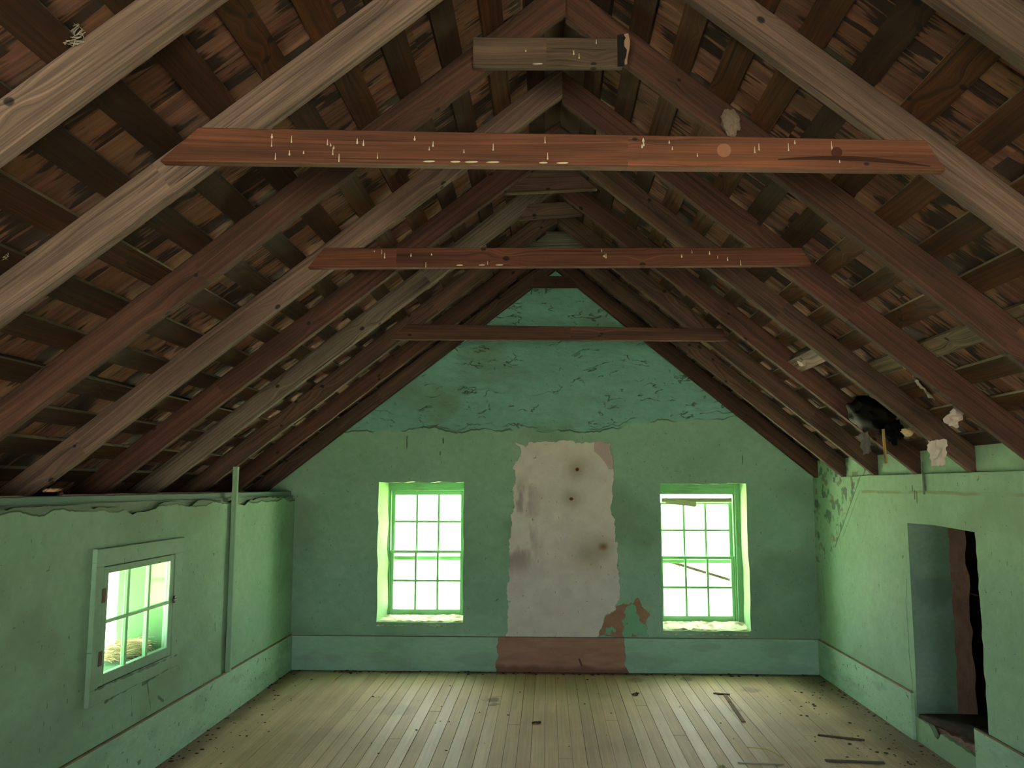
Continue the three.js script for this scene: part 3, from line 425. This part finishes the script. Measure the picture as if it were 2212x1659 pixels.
// ---------- windows ----------
const glass = new THREE.MeshPhysicalMaterial({ color: 0xf4fbf2, roughness: 0.02, transmission: 1, thickness: 0, ior: 1.5, specularIntensity: 0.6 });
const glassDirty = new THREE.MeshPhysicalMaterial({ color: 0xdfe9d8, roughness: 0.05, transmission: 1, thickness: 0, ior: 1.5 });
function sash(win, name, xs, ys, z, t, stile, top, bot, mat) { // xs: [first glass edge, ..., last], ys likewise from below; z = inner face
  const x0 = xs[0], x1 = xs[xs.length - 1], y0 = ys[0], y1 = ys[ys.length - 1];
  const g = clean([bar(x0 - stile, x0, y0 - bot, y1 + top, z - t, z, 1, 0.004), bar(x1, x1 + stile, y0 - bot, y1 + top, z - t, z, 1, 0.004), bar(x0, x1, y1, y1 + top, z - t, z, 0, 0.003), bar(x0, x1, y0 - bot, y0, z - t, z, 0, 0.003)]);
  const s = part(name, g, mat, win), mw = 0.0105;
  for (let i = 1; i + 1 < xs.length; i++) part('muntin', bar(xs[i] - mw, xs[i] + mw, y0, y1, z - t * 0.8, z - t * 0.1, 1, 0.003), mat, s);
  for (let j = 1; j + 1 < ys.length; j++) part('muntin', bar(x0, x1, ys[j] - mw, ys[j] + mw, z - t * 0.75, z - t * 0.15, 0, 0.003), mat, s);
  for (let i = 0; i + 1 < xs.length; i++) for (let j = 0; j + 1 < ys.length; j++) part('pane', box(xs[i], xs[i + 1], ys[j], ys[j + 1], z - t * 0.55, z - t * 0.55 + 0.003), (i * 3 + j) % 4 === 1 ? glassDirty : glass, s);
  return s;
}
function sillGeo(x0, x1, yf, yb, zf, zb, seed) { // lumpy sloping plaster sill
  const nx = 40, nz = 10, P = [], U = [], I = [], r = rng(seed); for (let j = 0; j <= nz; j++) for (let i = 0; i <= nx; i++) { const x = x0 + ((x1 - x0) * i) / nx, t = j / nz, z = zf + (zb - zf) * t, e = j === 0 ? -0.03 - r() * 0.008 : 0; P.push(x, yf + (yb - yf) * t + (fbm(x * 22 + seed, z * 22, 4) - 0.5) * 0.035 + e, z + (j === 0 ? (r() - 0.5) * 0.012 : 0)); U.push(x * 2, z * 2); }
  for (let j = 0; j < nz; j++) for (let i = 0; i < nx; i++) { const a = j * (nx + 1) + i, b = a + 1, c = a + nx + 1, d = c + 1; I.push(a, b, d, a, d, c); }
  const g = new THREE.BufferGeometry(); g.setAttribute('position', new THREE.Float32BufferAttribute(P, 3)); g.setAttribute('uv', new THREE.Float32BufferAttribute(U, 2)); g.setIndex(I); g.computeVertexNormals(); return g;
}
const sillMat = std({ map: colorTex(256, 256, (u, v) => mixc([206, 208, 176], [150, 140, 108], ss(0.5, 0.75, fbm(u * 8, v * 8, 4)))), roughness: 0.95 });
function boxWindow(n, op, gx, yUp, yLo, zi, gap) { // double-hung sash window in its frame; op: opening in the wall, gx: glass columns
  const w = struct('window_' + n), [a, b, y0, y1] = op, fw = 0.03;
  const lx = gx[0] - 0.034, rx = gx[3] + 0.034;
  part('window_frame', clean([bar(a - 0.02, lx - 0.012, y0, y1, zi - 0.13, zi + 0.03, 1, 0.004), bar(lx - 0.014, lx + 0.004, y0, y1, zi - 0.13, zi + 0.014, 1, 0.004), bar(rx + 0.012, b + 0.02, y0, y1, zi - 0.13, zi + 0.03, 1, 0.004), bar(rx - 0.004, rx + 0.014, y0, y1, zi - 0.13, zi + 0.014, 1, 0.004), bar(a, b, yUp[2] + (gap ? 0.095 : 0.04), y1 + 0.03, zi - 0.13, zi + 0.02, 0, 0.004), bar(a, b, y0 - 0.06, yLo[0] - 0.056, zi - 0.13, zi + 0.012, 0, 0.004)]), greenTrim, w);
  sash(w, 'lower_sash', gx, yLo, zi, 0.034, 0.032, 0.026, 0.05, greenSash);
  sash(w, 'upper_sash', gx, yUp, zi - 0.042, 0.034, 0.032, gap ? 0.02 : 0.04, 0.034, greenSash);
  part('sill', sillGeo(a - 0.005, b + 0.005, y0 + 0.002, yLo[0] - 0.045, ZB + 0.004, zi + 0.015, n), sillMat, w);
  return w;
}
boxWindow(1, OPEN1, [-1.417, -1.214, -1.011, -0.805], [0.955, 1.271, 1.517], [0.482, 0.737, 0.986], -7.77, 0);
boxWindow(2, OPEN2, [1.05, 1.254, 1.451, 1.66], [0.935, 1.197, 1.43], [0.438, 0.688, 0.94], -7.77, 1);
{ // small hinged six-pane window, flush with the plaster in a broad flat casing
  const w = struct('window_3'), x = XL + 0.024, G = (y0, y1, z0, z1, a, d = 0.03) => bar(x - d, x, y0, y1, z0, z1, a, 0.003);
  const cas = std({ map: leftMap, roughness: 0.8 }), cu = (g) => worldUV(g, leftUV);
  part('casing', cu(G(1.195, 1.285, -5.15, -4.145, 2)), cas, w); part('casing', cu(G(0.52, 0.598, -5.15, -4.145, 2)), cas, w);
  part('casing', cu(G(0.598, 1.195, -4.222, -4.145, 1)), cas, w); part('casing', cu(G(0.598, 1.195, -5.15, -5.04, 1)), cas, w);
  const X = x - 0.004, st = clean([bar(X - 0.034, X, 0.602, 1.19, -4.278, -4.226, 1, 0.003), bar(X - 0.034, X, 0.602, 1.19, -5.036, -4.985, 1, 0.003), bar(X - 0.034, X, 1.155, 1.19, -4.985, -4.278, 2, 0.003), bar(X - 0.034, X, 0.602, 0.655, -4.985, -4.278, 2, 0.003)]);
  const s = part('sash', worldUV(st, leftUV), cas, w);
  for (const z of [-4.503, -4.742]) part('muntin', bar(X - 0.028, X - 0.004, 0.655, 1.155, z - 0.011, z + 0.011, 1, 0.004), greenSash, s);
  part('muntin', bar(X - 0.026, X - 0.002, 0.903, 0.921, -4.985, -4.278, 2, 0.004), greenSash, s);
  const dull = new THREE.MeshPhysicalMaterial({ color: 0xe4f0e6, roughness: 0.08, transmission: 1, thickness: 0, ior: 1.5, specularIntensity: 0.15 });
  const zz = [-4.985, -4.742, -4.503, -4.278], yy = [0.655, 0.912, 1.155]; for (let i = 0; i < 3; i++) for (let j = 0; j < 2; j++) part('pane', box(X - 0.018, X - 0.015, yy[j], yy[j + 1], zz[i], zz[i + 1]), dull, s);
  const rust = std({ color: 0x5c4434, roughness: 0.7, metalness: 0.4 });
  for (const y of [1.05, 0.74]) part('hinge', bar(x - 0.002, x + 0.004, y - 0.035, y + 0.035, -4.24, -4.21, 1, 0.001), rust, w);
  const lt = part('latch', clean([bar(x - 0.002, x + 0.01, 0.905, 0.945, -5.055, -5.03, 1, 0.002), bar(x + 0.004, x + 0.016, 0.92, 0.93, -5.06, -5.01, 2, 0.002)]), std({ color: 0x2c302c, roughness: 0.5, metalness: 0.6 }), w);
}

// ---------- outside ----------
{
  const g = new THREE.PlaneGeometry(300, 300); g.rotateX(-Math.PI / 2); g.translate(0, -3.2, 0);
  const m = struct('ground', g, std({ color: 0xaaa58c, roughness: 1 }));
}

// ---------- things ----------
{ // green upright against the knee wall
  const o = thing('wall_post', 'slim green painted upright standing on the baseboard against the knee wall', 'post', [XL + 0.03, 0.306, -5.965]);
  part('post', bar(-0.025, 0.012, 0, 1.432, -0.016, 0.016, 1, 0.003, 0, 0, 6, 0.003, 3), std({ color: 0x8db594, roughness: 0.75 }), o);
}
{ // iron rods through the rafters
  const iron = std({ color: 0x2a2420, roughness: 0.6, metalness: 0.5 });
  const rod = (p, q, lab) => { const a = new THREE.Vector3(...p), b = new THREE.Vector3(...q), L = a.distanceTo(b), g = new THREE.CylinderGeometry(0.005, 0.005, L, 8); g.rotateX(Math.PI / 2); const m = part('iron_rod', g, iron, scene); m.position.copy(a).add(b).multiplyScalar(0.5); m.lookAt(b); return tag(m, lab, 'rod'); };
  rod([-2.03, 2.085, -2.62], [-2.03, 2.09, -5.45], 'thin dark iron rod running level through the rafters above the small side window');
}
function lump(seed, sx, sy, sz, det = 4, amp = 0.35, freq = 2.2) { const g = new THREE.IcosahedronGeometry(1, det), p = g.attributes.position, v = new THREE.Vector3(); for (let i = 0; i < p.count; i++) { v.fromBufferAttribute(p, i); const n = fbm(v.x * freq + seed * 3 + v.z, v.y * freq + v.z * freq * 0.7 + seed, 4) - 0.5; v.multiplyScalar(1 + n * amp * 2); p.setXYZ(i, v.x * sx, v.y * sy, v.z * sz); } g.deleteAttribute('uv'); const q = g.clone(); q.computeVertexNormals(); const uv = new Float32Array(p.count * 2); q.setAttribute('uv', new THREE.BufferAttribute(uv, 2)); return toCreasedNormals(q, 0.9); }
function scrap(seed, w, h, crumple, nx = 12, ny = 12, torn = 0.15) { // crumpled torn sheet with thickness
  const r = rng(seed), top = []; for (let j = 0; j <= ny; j++) { const row = []; const k0 = torn * (fbm(j * 0.7 + seed, 1, 3) - 0.3), k1 = torn * (fbm(j * 0.7 + seed, 9, 3) - 0.3); for (let i = 0; i <= nx; i++) { const u = k0 + (1 - k0 - k1) * (i / nx), v = j / ny + (j === 0 || j === ny ? (r() - 0.5) * torn * 0.4 : 0); row.push([(u - 0.5) * w, -v * h, (fbm(u * 5 + seed, v * 5, 4) - 0.5) * crumple * 2]); } top.push(row); }
  const P = [], I = [], U = []; for (const dz of [0, -0.0015]) for (const row of top) for (const q of row) { P.push(q[0], q[1], q[2] + dz); U.push(q[0] * 5, q[1] * 5); }
  const N = (nx + 1) * (ny + 1); for (let j = 0; j < ny; j++) for (let i = 0; i < nx; i++) { const a = j * (nx + 1) + i, b = a + 1, c = a + nx + 1, d = c + 1; I.push(a, c, b, b, c, d, a + N, b + N, c + N, b + N, d + N, c + N); }
  const rim = []; for (let i = 0; i < nx; i++) rim.push([i, i + 1]); for (let j = 0; j < ny; j++) rim.push([j * (nx + 1) + nx, (j + 1) * (nx + 1) + nx]); for (let i = nx; i > 0; i--) rim.push([ny * (nx + 1) + i, ny * (nx + 1) + i - 1]); for (let j = ny; j > 0; j--) rim.push([j * (nx + 1), (j - 1) * (nx + 1)]);
  for (const [a, b] of rim) I.push(a, b, b + N, a, b + N, a + N);
  const g = new THREE.BufferGeometry(); g.setAttribute('position', new THREE.Float32BufferAttribute(P, 3)); g.setAttribute('uv', new THREE.Float32BufferAttribute(U, 2)); g.setIndex(I); g.computeVertexNormals(); return g;
}
const put = (name, geo, mat, pos, rot, label, cat, group) => { const m = part(name, geo, mat, scene); m.position.set(...pos); m.rotation.set(...rot); return tag(m, label, cat, group); };
const whitePaper = std({ map: colorTex(128, 128, (u, v) => mixc([214, 204, 200], [160, 148, 142], fbm(u * 6, v * 6, 4))), side: THREE.DoubleSide });
// black bag in the rafter bay
{
  const o = thing('plastic_bag', 'shiny black plastic bag stuffed between two rafters above the dark doorway', 'bag', [1.95, 1.98, -5.0]), bm = new THREE.MeshPhysicalMaterial({ color: 0x0a0b0a, roughness: 0.6, specularIntensity: 0.12 });
  const a = lump(3, 0.135, 0.095, 0.17, 5, 0.3, 2.6); a.rotateZ(-0.6); a.translate(-0.01, 0.045, -0.06); part('bag_body', a, bm, o);
  const b = lump(9, 0.06, 0.075, 0.07, 5, 0.4, 3); b.translate(0.075, -0.055, 0.02); part('bag_mouth', b, bm, o);
}
put('wood_lath', bar(-0.008, 0.008, -0.1, 0.1, -0.004, 0.004, 1, 0.002), W.yellow, [1.957, 1.83, -4.93], [0.1, 0, 0.07], 'short yellow lath hanging upright in front of the black bag', 'stick');
put('netting_scrap', scrap(4, 0.08, 0.13, 0.02), std({ color: 0x6c6a66, side: THREE.DoubleSide }), [1.94, 1.925, -5.2], [0.1, 0.4, 0.25], 'grey scrap of netting hanging beside the black bag', 'netting');
put('cloth_rag', scrap(7, 0.11, 0.14, 0.03), std({ color: 0xcabfb8, side: THREE.DoubleSide }), [2.13, 1.85, -4.66], [0.1, 0.2, 0.1], 'pinkish white rag hanging from a rafter foot over the ledge', 'rag');
put('paper_scrap', scrap(12, 0.1, 0.1, 0.035), whitePaper, [2.02, 1.985, -4.16], [0.2, 0.3, -0.4], 'crumpled white paper with a torn edge tucked behind a rafter', 'paper', 'paper scraps in the eaves');
put('paper_scrap', scrap(15, 0.2, 0.07, 0.02), whitePaper, [1.80, 2.285, -4.35], [-1.1, 0.9, 0.1], 'long pale paper strip stuffed between the battens above the wooden block', 'paper', 'paper scraps in the eaves');
put('paper_scrap', scrap(19, 0.17, 0.06, 0.02), whitePaper, [1.99, 2.13, -4.5], [-1.1, 0.8, 0.1], 'small bright paper piece caught between battens above the black bag', 'paper', 'paper scraps in the eaves');
put('cloth_tuft', lump(21, 0.035, 0.02, 0.03, 3, 0.4), std({ color: 0xc9b58c }), [2.06, 1.905, -4.86], [0, 0, -0.3], 'small cream tuft of stuffing beside the black bag', 'stuffing');
put('wood_block', bar(-0.055, 0.055, -0.06, 0.02, -0.31, 0.31, 2, 0.003), W.pale2, [1.63, 2.405, -5.06], [0, 0, -0.69], 'pale wooden block bridging two rafters above the dark doorway', 'block');
{ const g = new THREE.LatheGeometry([[0, 0], [0.02, 0], [0.022, 0.03], [0.019, 0.034], [0.0, 0.03]].map(([a, b]) => new THREE.Vector2(a, b)), 20); put('bottle_stopper', g, std({ color: 0xd2c4bc }), [1.6, 2.36, -5.24], [0.9, 0, 0.5], 'small white cap beside the pale wooden block', 'cap'); }
put('strap', bar(-0.012, 0.012, -0.1, 0.1, -0.003, 0.003, 1, 0.001), std({ color: 0x52685c }), [XR - 0.02, 1.65, -5.27], [0, Math.PI / 2 - 0.2, 0.03], 'dull green strap hanging over the ledge below the pinkish rag', 'strap');
put('wasp_nest', lump(2, 0.036, 0.058, 0.03, 5, 0.36, 7), std({ color: 0x84746a, bumpMap: plasterFine, bumpScale: 0.01 }), [0.75, 3.065, -3.262], [0, 0, 0.15], 'grey papery wasp nest on the rafter above the nearest collar tie', 'nest');
{ // straw nest on the sill of the small window, outside the glass
  const r = rng(90), T = []; for (let k = 0; k < 320; k++) { const a = r() * 7, rad = 0.05 + r() * 0.1, h = 0.012 + r() * 0.085 * (1 - rad * 3), c = new THREE.Vector3(Math.cos(a) * rad * 0.7, h, Math.sin(a) * rad * 1.5), d = new THREE.Vector3(-Math.sin(a) + (r() - 0.5), (r() - 0.5) * 0.6, Math.cos(a) + (r() - 0.5)).normalize().multiplyScalar(0.04 + r() * 0.06); const g = new THREE.TubeGeometry(new THREE.QuadraticBezierCurve3(c.clone().sub(d), c.clone().add(new THREE.Vector3(0, r() * 0.02, 0)), c.clone().add(d)), 3, 0.0011 + r() * 0.0008, 3); T.push(g); }
  const o = thing('bird_nest', 'straw bird nest on the sill behind the small six-pane window', 'nest', [XL - 0.15, 0.632, -4.82]);
  const m = part('straw', clean(T), std({ color: 0xc9b184 }), o); m.userData.kind = 'stuff';
  const core = lump(5, 0.09, 0.05, 0.14, 3, 0.3); core.translate(0, 0.02, 0); part('nest_core', core, std({ color: 0x8a7450 }), o);
}
{ // roller blind at the head of the window beside the doorway; loose stick across the lower sash
  const o = thing('roller_blind', 'rolled grey blind at the head of the window nearer the doorway', 'blind', [1.36, 1.472, -7.735]), g = new THREE.CylinderGeometry(0.02, 0.02, 0.63, 16); g.rotateZ(Math.PI / 2); part('roll', g, std({ color: 0x8d8a78 }), o);
  const f = scrap(33, 0.3, 0.05, 0.01, 10, 4); f.rotateZ(-0.12); f.translate(-0.14, 0.005, 0.022); part('torn_cloth', f, std({ color: 0xa8a68e, side: THREE.DoubleSide }), o);
  const s = put('stick', bar(-0.31, 0.31, -0.013, 0.013, -0.008, 0.008, 0, 0.003), W.grey, [1.37, 0.836, -7.87], [0, 0, -0.29], 'loose stick leaning slantwise outside the window nearer the doorway', 'stick');
}
// ---------- litter on the floor ----------
{
  const strip = (x0, z0, x1, z1, w, mat, label) => { const L = Math.hypot(x1 - x0, z1 - z0), m = put('wood_splinter', bar(-L / 2, L / 2, 0, 0.006, -w / 2, w / 2, 0, 0.001), mat, [(x0 + x1) / 2, 0.0015, (z0 + z1) / 2], [0, -Math.atan2(z1 - z0, x1 - x0), 0], label, 'splinter', 'wood splinters on the floor'); return m; };
  strip(1.1, -5.13, 1.36, -5.12, 0.012, std({ color: 0xb9b7b0 }), 'pale grey splinter lying across the boards near the straw bit');
  strip(1.74, -5.7, 2.0, -5.6, 0.026, wood(0x7a6450, 0), 'dark brown splinter lying across the boards nearest the doorway step');
  strip(1.62, -5.19, 1.95, -5.16, 0.03, wood(0x84807a, 0), 'dark grey slat lying across the boards in front of the doorway step');
  strip(1.28, -6.77, 1.4, -6.74, 0.03, wood(0x7a6450, 0), 'short dark splinter on the far boards below the window nearer the doorway');
  strip(1.36, -6.72, 1.33, -5.98, 0.028, wood(0xb49870, 1), 'long thin brown splinter lying along the boards, pointing at the far wall');
  const st = new THREE.TubeGeometry(new THREE.CatmullRomCurve3([[1.22, 0.006, -5.42], [1.33, 0.01, -5.36], [1.38, 0.006, -5.22]].map((p) => new THREE.Vector3(...p))), 12, 0.003, 6); tag(part('straw', st, std({ color: 0xd6c27c }), scene), 'bent yellow straw lying near the pale grey splinter', 'straw');
  put('paper_bit', scrap(41, 0.07, 0.05, 0.012, 8, 8, 0.5), std({ color: 0xe6e0b8, side: THREE.DoubleSide }), [0.98, 0.012, -5.05], [-1.5, 0, 0.4], 'torn cream paper bit on the floor near the pale splinter', 'paper');
  put('dead_leaf', scrap(44, 0.07, 0.03, 0.008, 8, 6, 0.4), std({ color: 0x4a3a2a, side: THREE.DoubleSide }), [-0.08, 0.01, -5.91], [-1.5, 0, 0.2], 'curled dark leaf lying alone in the middle of the floor', 'leaf');
  put('dead_leaf', scrap(46, 0.06, 0.04, 0.012, 8, 6, 0.4), std({ color: 0x3c3026, side: THREE.DoubleSide }), [0.66, 0.012, -6.72], [-1.5, 0, 0.9], 'curled dark leaf below the bare plaster patch', 'leaf');
  const r = rng(71), C = [], add = (x, z, s) => { const g = new THREE.IcosahedronGeometry(s, 0); g.scale(1 + r(), 0.5, 1 + r()); g.rotateY(r() * 6); g.translate(x, s * 0.3, z); C.push(g); };
  for (let k = 0; k < 520; k++) { const t = r(); if (t < 0.45) add(XR - 0.03 - Math.pow(r(), 2.2) * 0.55, -7.4 + r() * 3.2, 0.0025 + r() * r() * 0.009); else if (t < 0.7) add(XL + 0.03 + Math.pow(r(), 2.5) * 0.35, -7.4 + r() * 3.4, 0.0025 + r() * r() * 0.009); else if (t < 0.85) add(XL + r() * 4.5, ZB + 0.03 + Math.pow(r(), 2) * 0.12, 0.003 + r() * 0.008); else add(XL + r() * 4.5, -7.3 + r() * 2.6, 0.002 + r() * r() * 0.007); }
  const m = part('crumbled_debris', clean(C), std({ color: 0x3a2e24 }), scene); m.userData.kind = 'stuff'; m.userData.label = 'dark crumbs of plaster and dirt scattered along the floor edges';
}
// cobweb tufts on the rafters
for (const [p, s, l] of [[[-1.2, 2.73, -1.935], 0.06, 'white cobweb tuft on the nearest pale rafter'], [[-1.72, 2.33, -2.5], 0.04, 'thin cobweb tuft between two pale rafters above the small window']]) {
  const r = rng(Math.round(s * 1000)), T = []; for (let k = 0; k < 26; k++) { const q = () => new THREE.Vector3((r() - 0.5) * s * 1.3, (r() - 0.5) * s, (r() - 0.5) * s * 0.4); T.push(new THREE.TubeGeometry(new THREE.CatmullRomCurve3([q(), q(), q()]), 5, 0.0012, 3)); }
  const m = part('cobweb', clean(T), std({ color: 0xb8b0a4 }), scene); m.position.set(...p); tag(m, l, 'cobweb');
}
scene.traverse((o) => { delete o.userData.__n; });
renderer.render(scene, camera);
